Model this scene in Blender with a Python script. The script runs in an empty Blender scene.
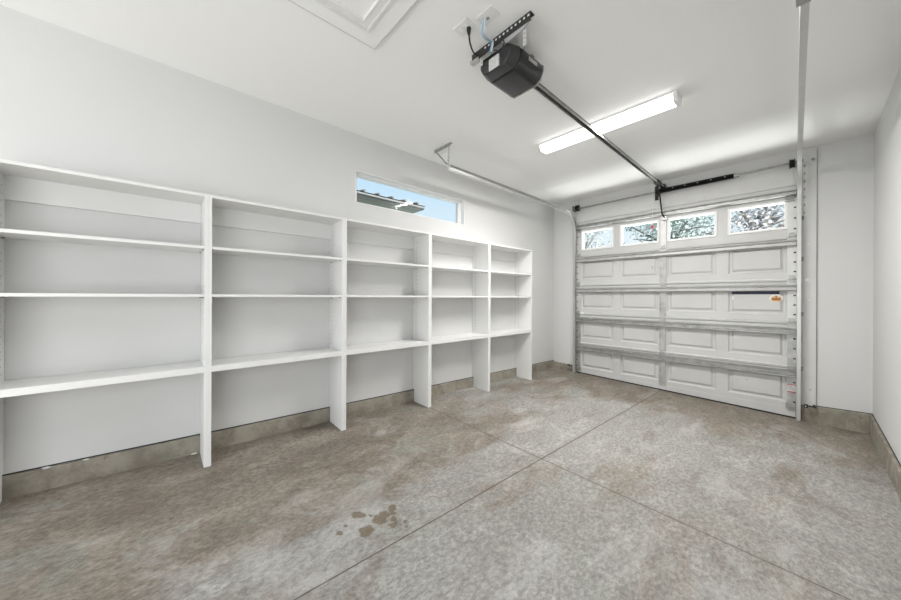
import bpy, bmesh, math, random
from mathutils import Vector, Matrix
random.seed(7)
S = bpy.context.scene
COL = S.collection
PI = math.pi

# ------------------------------------------------------------------ camera
YAW, ROLL, FPX = 47.911, 0.244, 323.92
cd = bpy.data.cameras.new('camera'); cam = bpy.data.objects.new('camera', cd); COL.objects.link(cam)
S.camera = cam
cd.sensor_fit = 'HORIZONTAL'; cd.sensor_width = 36.0; cd.lens = FPX / 901 * 36.0
cd.shift_y = (296.533 - 300) / 901.0
cd.clip_start = 0.02; cd.clip_end = 300
cam.matrix_world = (Matrix.Translation((0, 0, 1.25)) @ Matrix.Rotation(math.radians(YAW), 4, 'Z')
                    @ Matrix.Rotation(PI / 2, 4, 'X') @ Matrix.Rotation(math.radians(ROLL), 4, 'Z'))

# ------------------------------------------------------------------ world, sun, added fill lamps, exposure
W = bpy.data.worlds.new('sky'); S.world = W; W.use_nodes = True
nt = W.node_tree; nt.nodes.clear()
wo = nt.nodes.new('ShaderNodeOutputWorld'); bg = nt.nodes.new('ShaderNodeBackground')
tc = nt.nodes.new('ShaderNodeTexCoord'); sx = nt.nodes.new('ShaderNodeSeparateXYZ')
cr = nt.nodes.new('ShaderNodeValToRGB')
nt.links.new(tc.outputs['Generated'], sx.inputs[0]); nt.links.new(sx.outputs['Z'], cr.inputs[0])
cr.color_ramp.elements[0].position = 0.12; cr.color_ramp.elements[0].color = (0.88, 0.93, 0.96, 1)
cr.color_ramp.elements[1].position = 0.55; cr.color_ramp.elements[1].color = (0.46, 0.68, 0.93, 1)
e = cr.color_ramp.elements.new(0.30); e.color = (0.60, 0.79, 0.95, 1)
nt.links.new(cr.outputs[0], bg.inputs[0]); bg.inputs[1].default_value = 1.0
nt.links.new(bg.outputs[0], wo.inputs[0])

def lamp(name, kind, energy, loc, rot=(0, 0, 0), **kw):
    l = bpy.data.lights.new(name, kind); l.energy = energy
    for k, v in kw.items(): setattr(l, k, v)
    o = bpy.data.objects.new(name, l); COL.objects.link(o); o.location = loc; o.rotation_euler = rot
    return o
lamp('sun', 'SUN', 12.0, (12, 2, 12), (0, math.radians(50), 0), angle=0.02, color=(1, .96, .9))
REAR_E, LAMP_E, LENS_E, DRIVE_E, SIDE_E = 60.0, 66.0, 4.0, 660.0, 40.0
# added fill lamp, set in a made-up opening of the unseen rear wall
lamp('rear_fill_lamp', 'AREA', REAR_E, (-1.9, -4.10, 1.10), (PI / 2, 0, 0), shape='RECTANGLE', size=1.7, size_y=1.9, color=(0.98, 0.99, 1.0))
# added fill lamp at a made-up right-wall opening, out of view behind the camera
lamp('side_fill_lamp', 'AREA', SIDE_E, (0.48, -1.75, 1.15), (0, PI / 2, 0), shape='RECTANGLE', size=2.1, size_y=2.2, color=(0.98, 0.99, 1.0))
# added upward lamp outside, brightens the far ceiling through the four door windows
lamp('driveway_fill_lamp', 'AREA', DRIVE_E, (-1.35, 7.2, -.06), (PI, 0, 0), shape='RECTANGLE', size=3.0, size_y=2.8, color=(1, .985, .95))
S.view_settings.view_transform = 'Standard'; S.view_settings.look = 'None'
S.view_settings.exposure = 0.13; S.view_settings.gamma = 1.0; S.view_settings.use_curve_mapping = False

# ------------------------------------------------------------------ materials
def mat(name, col, rough=.6, metal=0.0, bump=None, var=None, spec=.5, emit=None):
    m = bpy.data.materials.new(name); m.use_nodes = True
    n = m.node_tree; b = n.nodes['Principled BSDF']
    b.inputs['Base Color'].default_value = (*col, 1); b.inputs['Roughness'].default_value = rough
    b.inputs['Metallic'].default_value = metal; b.inputs['Specular IOR Level'].default_value = spec
    if var:                                           # (scale, amount) mottled colour
        g = n.nodes.new('ShaderNodeNewGeometry'); t = n.nodes.new('ShaderNodeTexNoise')
        t.inputs['Scale'].default_value = var[0]; t.inputs['Detail'].default_value = 5
        r = n.nodes.new('ShaderNodeMapRange'); r.inputs[1].default_value = .3; r.inputs[2].default_value = .7
        r.inputs[3].default_value = 1 - var[1]; r.inputs[4].default_value = 1 + var[1] * .4
        v = n.nodes.new('ShaderNodeVectorMath'); v.operation = 'SCALE'; v.inputs[0].default_value = col
        n.links.new(g.outputs['Position'], t.inputs['Vector']); n.links.new(t.outputs[0], r.inputs[0])
        n.links.new(r.outputs[0], v.inputs['Scale']); n.links.new(v.outputs[0], b.inputs['Base Color'])
    if bump:                                          # (scale, strength)
        g = n.nodes.new('ShaderNodeNewGeometry'); t = n.nodes.new('ShaderNodeTexNoise')
        t.inputs['Scale'].default_value = bump[0]; t.inputs['Detail'].default_value = 3
        p = n.nodes.new('ShaderNodeBump'); p.inputs['Strength'].default_value = bump[1]; p.inputs['Distance'].default_value = .004
        n.links.new(g.outputs['Position'], t.inputs['Vector']); n.links.new(t.outputs[0], p.inputs['Height'])
        n.links.new(p.outputs[0], b.inputs['Normal'])
    if emit:
        b.inputs['Emission Color'].default_value = (*emit[0], 1); b.inputs['Emission Strength'].default_value = emit[1]
    return m
M = dict(
    wall=mat('painted_drywall', (.70, .70, .695), .85, bump=(90, .12), var=(1.3, .02)),
    ceil=mat('textured_ceiling_paint', (.92, .92, .91), .9, bump=(45, .22)),
    shelf=mat('white_shelf_paint', (.80, .80, .79), .45, bump=(160, .04)),
    trim=mat('white_trim_paint', (.88, .88, .87), .4),
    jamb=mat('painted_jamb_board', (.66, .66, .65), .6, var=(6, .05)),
    door=mat('door_skin', (.61, .61, .60), .42, var=(3, .05)),
    galv=mat('galvanised_steel', (.50, .50, .49), .42, .55, var=(14, .28)),
    galvw=mat('pale_steel', (.70, .70, .69), .42, .25, var=(9, .1)),
    galvs=mat('strut_steel', (.58, .58, .57), .45, .35, var=(12, .15)),
    galvd=mat('dull_steel', (.40, .40, .39), .45, .6, var=(20, .3)),
    track=mat('track_steel', (.60, .60, .59), .36, .6, var=(10, .06)),
    black=mat('black_spring_steel', (.012, .012, .012), .45, .2),
    dark=mat('dark_slot', (.03, .03, .03), .8),
    rubber=mat('black_rubber', (.02, .02, .02), .7),
    housing=mat('charcoal_plastic', (.018, .018, .018), .32),
    cover=mat('dark_grey_plastic', (.034, .034, .036), .28),
    label=mat('paper_label', (.72, .72, .70), .6, var=(60, .35)),
    plate=mat('white_plate', (.82, .82, .81), .35),
    blue=mat('pale_blue_cable', (.34, .55, .72), .5),
    clear=mat('white_cable', (.75, .78, .80), .4),
    red=mat('red_plastic', (.55, .03, .03), .4),
    redp=mat('red_print', (.45, .10, .10), .6),
    print=mat('grey_print', (.42, .42, .42), .7),
    ghost=mat('faint_white_print', (.82, .82, .82), .6),
    navy=mat('dark_blue_print', (.03, .035, .07), .5, var=(60, .6)),
    cream=mat('cream_orange_print', (.80, .55, .33), .5),
    orange=mat('orange_print', (.36, .17, .06), .5),
    brown=mat('brown_print', (.16, .07, .03), .5),
    brass=mat('pin_metal', (.35, .33, .30), .35, .9),
    curb=None, floor=None, lens=None, glass=None,
    chip=mat('plaster_crumb', (.75, .74, .71), .9),
    tile=mat('weathered_roof_tile', (.15, .14, .13), .85, var=(5, .5)),
    fascia=mat('grey_fascia', (.16, .165, .16), .6, var=(8, .15)),
    soffit=mat('green_grey_soffit', (.16, .20, .18), .7, var=(3, .3)),
    stucco=mat('pale_stucco', (.30, .29, .27), .9, bump=(60, .3)),
    bark=mat('grey_bark', (.20, .19, .18), .9, var=(20, .4)),
    leaf1=mat('teal_green_leaf', (.46, .53, .51), .5, var=(1.2, .5)),
    leaf2=mat('grey_moss', (.55, .54, .56), .6, var=(2.0, .6)),
    leaf3=mat('pale_green_leaf', (.50, .54, .52), .5, var=(1.5, .5)),
    drive=mat('driveway_concrete', (.74, .73, .71), .9, var=(2, .15)),
    grass=mat('lawn_grass', (.07, .10, .04), .9, var=(5, .4)),
)

def lens_mat():
    m = bpy.data.materials.new('glowing_lens'); m.use_nodes = True; n = m.node_tree; n.nodes.clear()
    o = n.nodes.new('ShaderNodeOutputMaterial'); e = n.nodes.new('ShaderNodeEmission')
    e.inputs[0].default_value = (1, .995, .98, 1); e.inputs[1].default_value = LENS_E
    n.links.new(e.outputs[0], o.inputs[0]); return m
M['lens'] = lens_mat()

def glass_mat():
    m = bpy.data.materials.new('window_glass'); m.use_nodes = True; n = m.node_tree; n.nodes.clear()
    o = n.nodes.new('ShaderNodeOutputMaterial'); t = n.nodes.new('ShaderNodeBsdfTransparent'); g = n.nodes.new('ShaderNodeBsdfGlossy')
    f = n.nodes.new('ShaderNodeMixShader'); f.inputs[0].default_value = .006
    t.inputs[0].default_value = (.95, .97, .97, 1); g.inputs['Roughness'].default_value = .03
    n.links.new(t.outputs[0], f.inputs[1]); n.links.new(g.outputs[0], f.inputs[2]); n.links.new(f.outputs[0], o.inputs[0]); return m
M['glass'] = glass_mat()

def node_tools(m):
    n = m.node_tree
    def new(t, **kw):
        x = n.nodes.new(t)
        for k, v in kw.items(): setattr(x, k, v)
        return x
    def put(sock, v):
        if isinstance(v, (int, float)): sock.default_value = v
        elif isinstance(v, tuple): sock.default_value = v if len(v) != 3 or sock.type == 'VECTOR' else (*v, 1)
        else: n.links.new(v, sock)
    def math_(op, a, b=0.0, c=0.0, clamp=False):
        x = new('ShaderNodeMath', operation=op, use_clamp=clamp); put(x.inputs[0], a); put(x.inputs[1], b); put(x.inputs[2], c); return x.outputs[0]
    def rng(v, a, b, c=0.0, d=1.0, smooth=True):
        x = new('ShaderNodeMapRange', interpolation_type='SMOOTHSTEP' if smooth else 'LINEAR')
        put(x.inputs[0], v)
        for i, q in enumerate((a, b, c, d)): x.inputs[i + 1].default_value = q
        return x.outputs[0]
    def noise(vec, scale, detail=5, rough=.55, dist=0.0):
        x = new('ShaderNodeTexNoise'); put(x.inputs['Vector'], vec); x.inputs['Scale'].default_value = scale
        x.inputs['Detail'].default_value = detail; x.inputs['Roughness'].default_value = rough; x.inputs['Distortion'].default_value = dist
        return x.outputs[0]
    def mix(f, a, b, blend='MIX'):
        x = new('ShaderNodeMix', data_type='RGBA', blend_type=blend); put(x.inputs['Factor'], f); put(x.inputs[6], a); put(x.inputs[7], b); return x.outputs[2]
    return n, new, put, math_, rng, noise, mix

def floor_mat():
    m = bpy.data.materials.new('stained_concrete_floor'); m.use_nodes = True
    n, new, put, ma, rng, noise, mix = node_tools(m)
    b = n.nodes['Principled BSDF']
    pos = new('ShaderNodeNewGeometry').outputs['Position']
    sp = new('ShaderNodeSeparateXYZ'); put(sp.inputs[0], pos); x, y = sp.outputs[0], sp.outputs[1]
    # sweeping broom / trowel direction: stretch the coordinates a little
    mp = new('ShaderNodeMapping'); put(mp.inputs[0], pos); mp.inputs['Scale'].default_value = (1.0, .55, 1); mp.inputs['Rotation'].default_value = (0, 0, .9)
    big = noise(mp.outputs[0], 1.5, 6, .6, .6); mid = noise(mp.outputs[0], 5.0, 7, .65, .4); fine = noise(pos, 38, 6, .7); cloud = noise(pos, .9, 4, .5, .3)
    grey = mix(rng(cloud, .30, .70), (.325, .312, .29), (.40, .39, .37))
    grey = mix(ma('MULTIPLY', rng(mid, .50, .68), .55), grey, (.52, .51, .49))
    grey = mix(ma('MULTIPLY', rng(noise(pos, 1.7, 4, .5, .2), .5, .66), .35), grey, (.36, .375, .33))
    left = rng(x, -1.25, -2.1); far = rng(y, 3.9, 4.9); near = rng(y, 2.9, 1.3)
    bias = ma('ADD', ma('MULTIPLY', left, ma('ADD', ma('MULTIPLY', near, .19), .07)), ma('MULTIPLY', far, .30))
    bias = ma('ADD', bias, ma('MULTIPLY', rng(x, -.2, .35), .05))
    brown = rng(ma('ADD', big, bias), .53, .70)
    brownc = mix(rng(mid, .35, .65), (.205, .165, .125), (.34, .29, .235))
    c = mix(ma('MULTIPLY', brown, .80), grey, brownc)
    c = mix(ma('MULTIPLY', ma('MULTIPLY', left, rng(noise(pos, 2.1, 7, .65, .4), .52, .64)), .45), c, (.30, .315, .275))
    c = mix(ma('MULTIPLY', rng(ma('ADD', noise(mp.outputs[0], 3.1, 5, .6, 1.0), ma('MULTIPLY', bias, .35)), .58, .70), .45), c, (.19, .155, .12))
    c = mix(1.0, c, mix(rng(fine, .3, .72), (.80, .80, .80), (1.06, 1.06, 1.06)), 'MULTIPLY')
    gr = noise(mp.outputs[0], 55, 8, .80, .3)
    c = mix(1.0, c, mix(rng(gr, .36, .64), (.68, .675, .67), (1.20, 1.20, 1.20)), 'MULTIPLY')
    c = mix(ma('MULTIPLY', rng(noise(mp.outputs[0], 2.2, 10, .72, .8), .52, .66), .34), c, (.58, .575, .56))
    c = mix(ma('MULTIPLY', rng(noise(pos, 90, 3, .6), .60, .68), .55), c, (.2, .19, .17))
    # dark dirt held in the saw cuts
    wob = ma('MULTIPLY', ma('SUBTRACT', noise(pos, 9, 3), .5), .006)
    for co, v in ((x, 1.380), (y, -2.20)):
        d = ma('ABSOLUTE', ma('ADD', ma('ADD', co, v), wob))
        c = mix(ma('MULTIPLY', rng(d, .0055, .0025), .60), c, (.10, .09, .08))
        c = mix(ma('MULTIPLY', rng(d, .045, .008), .16), c, (.24, .20, .15))
    # drips of old oil near the cut
    wv = new('ShaderNodeVectorMath', operation='SCALE'); nv = new('ShaderNodeTexNoise'); put(nv.inputs['Vector'], pos); nv.inputs['Scale'].default_value = 34; nv.inputs['Detail'].default_value = 4
    sb = new('ShaderNodeVectorMath', operation='SUBTRACT'); put(sb.inputs[0], nv.outputs['Color']); sb.inputs[1].default_value = (.5, .5, .5)
    put(wv.inputs[0], sb.outputs[0]); wv.inputs['Scale'].default_value = .045
    ad = new('ShaderNodeVectorMath', operation='ADD'); put(ad.inputs[0], pos); put(ad.inputs[1], wv.outputs[0])
    spots = None
    for sx_, sy_, r in ((-1.574, .908, .042), (-1.59, .945, .03), (-1.545, .81, .036), (-1.527, .80, .028), (-1.683, .826, .03), (-1.66, .85, .02),
                        (-1.619, 1.012, .022), (-1.60, 1.0, .02), (-1.570, .985, .018), (-1.53, .965, .019), (-1.49, .945, .021), (-1.63, .88, .012), (-1.47, 1.0, .012), (-1.44, .985, .010),
                        (-1.613, .698, .017), (-1.64, .74, .012)):
        dv = new('ShaderNodeVectorMath', operation='DISTANCE')
        fl = new('ShaderNodeVectorMath', operation='MULTIPLY'); put(fl.inputs[0], ad.outputs[0]); fl.inputs[1].default_value = (1, 1, 0)
        put(dv.inputs[0], fl.outputs[0]); dv.inputs[1].default_value = (sx_, sy_, 0)
        s = rng(dv.outputs['Value'], r * 1.2, r * .8)
        spots = s if spots is None else ma('MAXIMUM', spots, s)
    c = mix(ma('MULTIPLY', spots, .75), c, (.145, .105, .058))
    put(b.inputs['Base Color'], c); put(b.inputs['Roughness'], rng(mid, .3, .7, .5, .75))
    b.inputs['Specular IOR Level'].default_value = .35
    p = new('ShaderNodeBump'); p.inputs['Strength'].default_value = .25; p.inputs['Distance'].default_value = .003
    put(p.inputs['Height'], ma('ADD', fine, mid)); put(b.inputs['Normal'], p.outputs[0])
    return m
M['floor'] = floor_mat()

def curb_mat():
    m = bpy.data.materials.new('rough_concrete_curb'); m.use_nodes = True
    n, new, put, ma, rng, noise, mix = node_tools(m); b = n.nodes['Principled BSDF']
    pos = new('ShaderNodeNewGeometry').outputs['Position']
    c = mix(rng(noise(pos, 7, 6, .65), .35, .65), (.235, .21, .17), (.36, .33, .275))
    c = mix(ma('MULTIPLY', rng(noise(pos, 2.5, 3), .5, .65), .45), c, (.30, .31, .25))
    c = mix(ma('MULTIPLY', rng(noise(pos, 22, 4, .7), .60, .72), .6), c, (.13, .11, .085))
    put(b.inputs['Base Color'], c); b.inputs['Roughness'].default_value = .9
    p = new('ShaderNodeBump'); p.inputs['Strength'].default_value = .6; p.inputs['Distance'].default_value = .006
    put(p.inputs['Height'], noise(pos, 30, 6, .7)); put(b.inputs['Normal'], p.outputs[0])
    return m
M['curb'] = curb_mat()

# ------------------------------------------------------------------ mesh helpers
def box(bm, a, b, bev=0.0):
    x0, y0, z0 = (min(a[i], b[i]) for i in range(3)); x1, y1, z1 = (max(a[i], b[i]) for i in range(3))
    r = bmesh.ops.create_cube(bm, size=1)['verts']
    for v in r: v.co = Vector(((x0 + x1) / 2 + v.co.x * (x1 - x0), (y0 + y1) / 2 + v.co.y * (y1 - y0), (z0 + z1) / 2 + v.co.z * (z1 - z0)))
    if bev > 0:
        bmesh.ops.bevel(bm, geom=list({e for v in r for e in v.link_edges}), offset=bev, segments=2, profile=.7, affect='EDGES')
def prism(bm, pts, axis, a, b):
    """pts: 2-D outline in the plane across axis; extruded from a to b along axis."""
    def at(p, t):
        return Vector({'x': (t, p[0], p[1]), 'y': (p[0], t, p[1]), 'z': (p[0], p[1], t)}[axis])
    v0 = [bm.verts.new(at(p, a)) for p in pts]; v1 = [bm.verts.new(at(p, b)) for p in pts]
    bm.faces.new(v0); bm.faces.new(v1[::-1])
    for i in range(len(pts)): bm.faces.new((v0[i], v1[i], v1[(i + 1) % len(pts)], v0[(i + 1) % len(pts)]))
def tube(bm, pts, r, seg=10, cap=True):
    pts = [Vector(p) for p in pts]; rings = []
    up = None
    for i, p in enumerate(pts):
        d = (pts[min(i + 1, len(pts) - 1)] - pts[max(i - 1, 0)]).normalized()
        if up is None: up = Vector((0, 0, 1)) if abs(d.z) < .9 else Vector((1, 0, 0))
        s = d.cross(up).normalized(); u = s.cross(d).normalized(); up = u
        rr = r[i] if isinstance(r, (list, tuple)) else r
        rings.append([bm.verts.new(p + s * math.cos(2 * PI * k / seg) * rr + u * math.sin(2 * PI * k / seg) * rr) for k in range(seg)])
    for a, b in zip(rings, rings[1:]):
        for k in range(seg): bm.faces.new((a[k], a[(k + 1) % seg], b[(k + 1) % seg], b[k]))
    if cap: bm.faces.new(rings[0][::-1]); bm.faces.new(rings[-1])
def sweep(bm, path, prof):
    """path: list of (origin, sideways, outward); prof: closed outline in those two directions."""
    rings = [[bm.verts.new(Vector(o) + Vector(s) * a + Vector(u) * c) for a, c in prof] for o, s, u in path]
    k = len(prof)
    for A, B in zip(rings, rings[1:]):
        for i in range(k): bm.faces.new((A[i], A[(i + 1) % k], B[(i + 1) % k], B[i]))
    bm.faces.new(rings[0][::-1]); bm.faces.new(rings[-1])
def lathe(bm, c, axis, prof, seg=20):
    """prof: (along, radius) list around axis through c"""
    rings = []
    for t, r in prof:
        ring = []
        for k in range(seg):
            a = 2 * PI * k / seg; p, q = r * math.cos(a), r * math.sin(a)
            o = {'x': (t, p, q), 'y': (p, t, q), 'z': (p, q, t)}[axis]
            ring.append(bm.verts.new(Vector(c) + Vector(o)))
        rings.append(ring)
    for A, B in zip(rings, rings[1:]):
        for k in range(seg): bm.faces.new((A[k], A[(k + 1) % seg], B[(k + 1) % seg], B[k]))
    bm.faces.new(rings[0][::-1]); bm.faces.new(rings[-1])

WORLD = {}
def obj(name, bm, m, parent=None, smooth=False):
    bmesh.ops.recalc_face_normals(bm, faces=bm.faces[:])
    org = WORLD.get(parent.name, Vector()) if parent else Vector()
    me = bpy.data.meshes.new(name); 
    if parent:
        for v in bm.verts: v.co -= org
    bm.to_mesh(me); bm.free()
    ms = m if isinstance(m, (list, tuple)) else [m]
    for q in ms: me.materials.append(q)
    if smooth:
        for p in me.polygons: p.use_smooth = True
        me.set_sharp_from_angle(angle=math.radians(35))
    o = bpy.data.objects.new(name, me); COL.objects.link(o)
    if parent: o.parent = parent
    WORLD[o.name] = org.copy()
    return o
def solo(name, bm, m, loc, smooth=False):
    """a thing that is one mesh, its origin at loc"""
    o = obj(name, bm, m, None, smooth); l = Vector(loc)
    for v in o.data.vertices: v.co -= l
    o.location = l; WORLD[o.name] = l
    return o
def tag(o, label, cat, group=None):
    o['label'] = label; o['category'] = cat
    if group: o['group'] = group
    return o
def thing(name, label, cat, loc, group=None):
    o = bpy.data.objects.new(name, None); COL.objects.link(o); o.location = loc; o.empty_display_size = .1
    WORLD[o.name] = Vector(loc)
    return tag(o, label, cat, group)
def struct(name, bm, m):
    o = obj(name, bm, m); o['kind'] = 'structure'; return o
BM = bmesh.new

def strip(name, mats, parent, o, u, v, cells, w, cols=None):
    """one connected plate: cells along u [(from, to, second material?)], three columns across v; the middle column of a marked cell takes mats[1]"""
    o, u, v = Vector(o), Vector(u), Vector(v); bm = BM()
    cols = cols or (0, w * .28, w * .72, w)
    rows = [[bm.verts.new(o + u * cells[0][0] + v * c) for c in cols]]
    for a, b, mk in cells:
        r = [bm.verts.new(o + u * b + v * c) for c in cols]
        for i in range(3):
            f = bm.faces.new((rows[-1][i], rows[-1][i + 1], r[i + 1], r[i])); f.material_index = 1 if (mk and i == 1) else 0
        rows.append(r)
    return obj(name, bm, mats, parent)
def slots(a, first, pitch, n, ln, end):
    cells = [(a, first, 0)]
    for k in range(n):
        t = first + k * pitch; cells.append((t, t + ln, 1)); cells.append((t + ln, first + (k + 1) * pitch if k < n - 1 else end, 0))
    return cells

# ------------------------------------------------------------------ room dimensions (metres)
XL, XR, YD, YB, ZC = -3.06, 0.425, 5.25, -4.2, 2.884
XS = -2.77                                  # front edge line of the shelving
def fz(x, y): return -.027 * x - .016 * y   # the slab falls towards the door and to the right
def curb_l(y): return .2115 - .0178 * y

# floor: one slab mesh with V cuts
bm = BM()
xs = [XL - .12, -1.383, -1.380, -1.377, XR + .12]; ysl = [YB - .12, 2.197, 2.200, 2.203, YD + .03]
grid = [[bm.verts.new((x, y, fz(x, y) - (.006 if (i == 2 or j == 2) else 0))) for j, y in enumerate(ysl)] for i, x in enumerate(xs)]
for i in range(4):
    for j in range(4): bm.faces.new((grid[i][j], grid[i + 1][j], grid[i + 1][j + 1], grid[i][j + 1]))
ext = bmesh.ops.extrude_face_region(bm, geom=bm.faces[:])
for v in ext['geom']:
    if isinstance(v, bmesh.types.BMVert): v.co.z = -.30
struct('floor', bm, M['floor'])

# ceiling
bm = BM(); box(bm, (XL - .15, YB - .12, ZC), (XR + .15, YD + .2, ZC + .14)); struct('ceiling', bm, M['ceil'])
# left wall with the high window opening
WY0, WY1, WZ0, WZ1 = 1.469, 3.003, 2.195, 2.518
bm = BM()
for a, b in (((YB - .12, -.3), (WY0, ZC)), ((WY1, -.3), (YD + .2, ZC)), ((WY0, -.3), (WY1, WZ0)), ((WY0, WZ1), (WY1, ZC))):
    box(bm, (XL, a[0], a[1]), (XL - .15, b[0], b[1]))
struct('wall_left', bm, M['wall'])
bm = BM(); box(bm, (XR, -.6, -.3), (XR + .15, YD + .2, ZC)); box(bm, (XR, YB - .12, -.3), (XR + .15, -2.9, ZC)); box(bm, (XR, -2.9, 2.3), (XR + .15, -.6, ZC))
struct('wall_right', bm, M['wall'])  # the unseen gap behind the camera is added for the side fill
# far wall around the garage door opening
DX0, DX1, DZ1 = -2.60, -.11, 2.42
bm = BM()
box(bm, (XL, YD, -.3), (DX0, YD + .2, ZC)); box(bm, (DX1, YD, -.3), (XR, YD + .2, ZC)); box(bm, (DX0, YD, DZ1), (DX1, YD + .2, ZC))
struct('wall_far', bm, M['wall'])
# wall behind the camera; its wide opening is added for the rear fill
bm = BM()
box(bm, (XL, YB, -.3), (-2.78, YB - .12, ZC)); box(bm, (.18, YB, -.3), (XR, YB - .12, ZC)); box(bm, (-2.78, YB, 2.42), (.18, YB - .12, ZC))
struct('wall_rear', bm, M['wall'])

# concrete stem wall showing under the drywall
def slab_curb(name, pts):   # pts: (inner x, inner y, top z, outer x, outer y)
    bm = BM(); rows = []
    n = 40
    for k in range(n + 1):
        t = k / n; a, b = pts
        p = [a[i] + (b[i] - a[i]) * t for i in range(5)]
        w = (random.random() - .5) * .0025; h = (random.random() - .5) * .004
        dx, dy = p[3] - p[0], p[4] - p[1]; L = math.hypot(dx, dy); ux, uy = dx / L, dy / L
        lo = fz(p[0], p[1]) - .02
        rows.append([bm.verts.new(c) for c in ((p[0] + ux * w, p[1] + uy * w, lo), (p[0] + ux * w, p[1] + uy * w, p[2] + h - .006),
                                               (p[0] + ux * (w + .006), p[1] + uy * (w + .006), p[2] + h), (p[3], p[4], p[2] + h), (p[3], p[4], lo))])
    for A, B in zip(rows, rows[1:]):
        for i in range(5): bm.faces.new((A[i], A[(i + 1) % 5], B[(i + 1) % 5], B[i]))
    bm.faces.new(rows[0][::-1]); bm.faces.new(rows[-1])
    return struct(name, bm, M['curb'])
slab_curb('baseboard_left', ((XL + .022, YB, curb_l(YB), XL, YB), (XL + .022, YD, curb_l(YD), XL, YD)))
slab_curb('baseboard_right', ((XR - .022, -.6, .106, XR, -.6), (XR - .022, YD, .103, XR, YD)))
slab_curb('baseboard_far', ((-.098, YD - .03, .082, -.098, YD), (XR, YD - .03, .102, XR, YD)))
slab_curb('baseboard_far_left', ((XL, YD - .03, .112, XL, YD), (-2.602, YD - .03, .085, -2.602, YD)))
# dark reveal where the drywall stops above the concrete
def gap(name, a, b):
    bm = BM(); tube(bm, [a, b], .0035, 6); return struct(name, bm, M['dark'])
gap('trim_1', (XL + .003, YB, curb_l(YB) + .004), (XL + .003, YD, curb_l(YD) + .004))
gap('trim_2', (.0, YD - .003, .091), (XR, YD - .003, .107))
gap('trim_3', (XR - .003, -.6, .111), (XR - .003, YD, .108))

# painted jamb boards around the door
bm = BM(); box(bm, (-.10, YD, .078), (.052, YD - .022, 2.865), .002); struct('trim_4', bm, M['jamb'])
bm = BM(); box(bm, (-2.668, YD, .09), (-2.60, YD - .022, 2.865), .002); struct('trim_5', bm, M['jamb'])
bm = BM(); box(bm, (-2.60, YD, 2.50), (-.10, YD - .018, 2.80), .002); struct('trim_6', bm, M['jamb'])
# caulk bead at the right jamb board edge
bm = BM(); tube(bm, [(.054, YD - .004, .09), (.054, YD - .004, 2.86)], .0025, 6); struct('trim_7', bm, M['galvd'])

# high window in the left wall
bm = BM()
F0, F1 = XL - .058, XL - .115
for a, b in (((WY0, WZ0), (WY0 + .035, WZ1)), ((WY1 - .035, WZ0), (WY1, WZ1)), ((WY0, WZ0), (WY1, WZ0 + .02)), ((WY0, WZ1 - .02), (WY1, WZ1))):
    box(bm, (F0, a[0], a[1]), (F1, b[0], b[1]), .003)
for a, b in (((WY0 + .035, WZ0 + .02), (WY0 + .05, WZ1 - .02)), ((WY1 - .05, WZ0 + .02), (WY1 - .035, WZ1 - .02)), ((WY0 + .035, WZ0 + .02), (WY1 - .035, WZ0 + .028)), ((WY0 + .035, WZ1 - .028), (WY1 - .035, WZ1 - .02))):
    box(bm, (F0 - .012, a[0], a[1]), (F1, b[0], b[1]), .002)
win = struct('window_1', bm, M['trim'])
bm = BM(); box(bm, (F0 - .024, WY0 + .04, WZ0 + .022), (F0 - .030, WY1 - .04, WZ1 - .022)); o = obj('pane', bm, M['glass'], win)
# white returns lining the opening
bm = BM()
box(bm, (XL + .003, WY0, WZ1), (F0, WY1, WZ1 - .006)); box(bm, (XL + .003, WY0, WZ0), (F0, WY1, WZ0 + .006))
box(bm, (XL + .003, WY0, WZ0), (F0, WY0 + .006, WZ1)); box(bm, (XL + .003, WY1, WZ0), (F0, WY1 - .006, WZ1))
obj('window_return', bm, M['trim'], win)

# ------------------------------------------------------------------ shelving: five units side by side
T = .020
bays = [(-.666, .256), (.2565, 1.231), (1.2315, 2.2035), (2.204, 3.181), (3.1815, 4.142)]
unit_labels = ['tall white open shelving unit at the left edge of the photo, crumbs on curb below',
               'tall white open shelving unit second from the left, just left of the high window',
               'middle one of the five white shelving units, under the left part of the high window',
               'white open shelving unit fourth from the left, under the right end of the window',
               'white open shelving unit nearest the garage door, with an exposed end panel']
ZTOP = 1.945
def shelf_board(u, y0, y1, z0, z1, pins=True):
    bm = BM(); box(bm, (XS + .001, y0 + .001, z0), (XL + .002, y1 - .001, z1), .0015)
    s = obj('shelf', bm, M['shelf'], u)
    if pins:
        for x in (XS - .035, XL + .06):
            for y, d in ((y0, 1), (y1, -1)):
                bm = BM(); lathe(bm, (x, y, z0 - .004), 'y', [(0, .004), (.012 * d, .004)], 8); obj('shelf_pin', bm, M['brass'], s)
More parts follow.
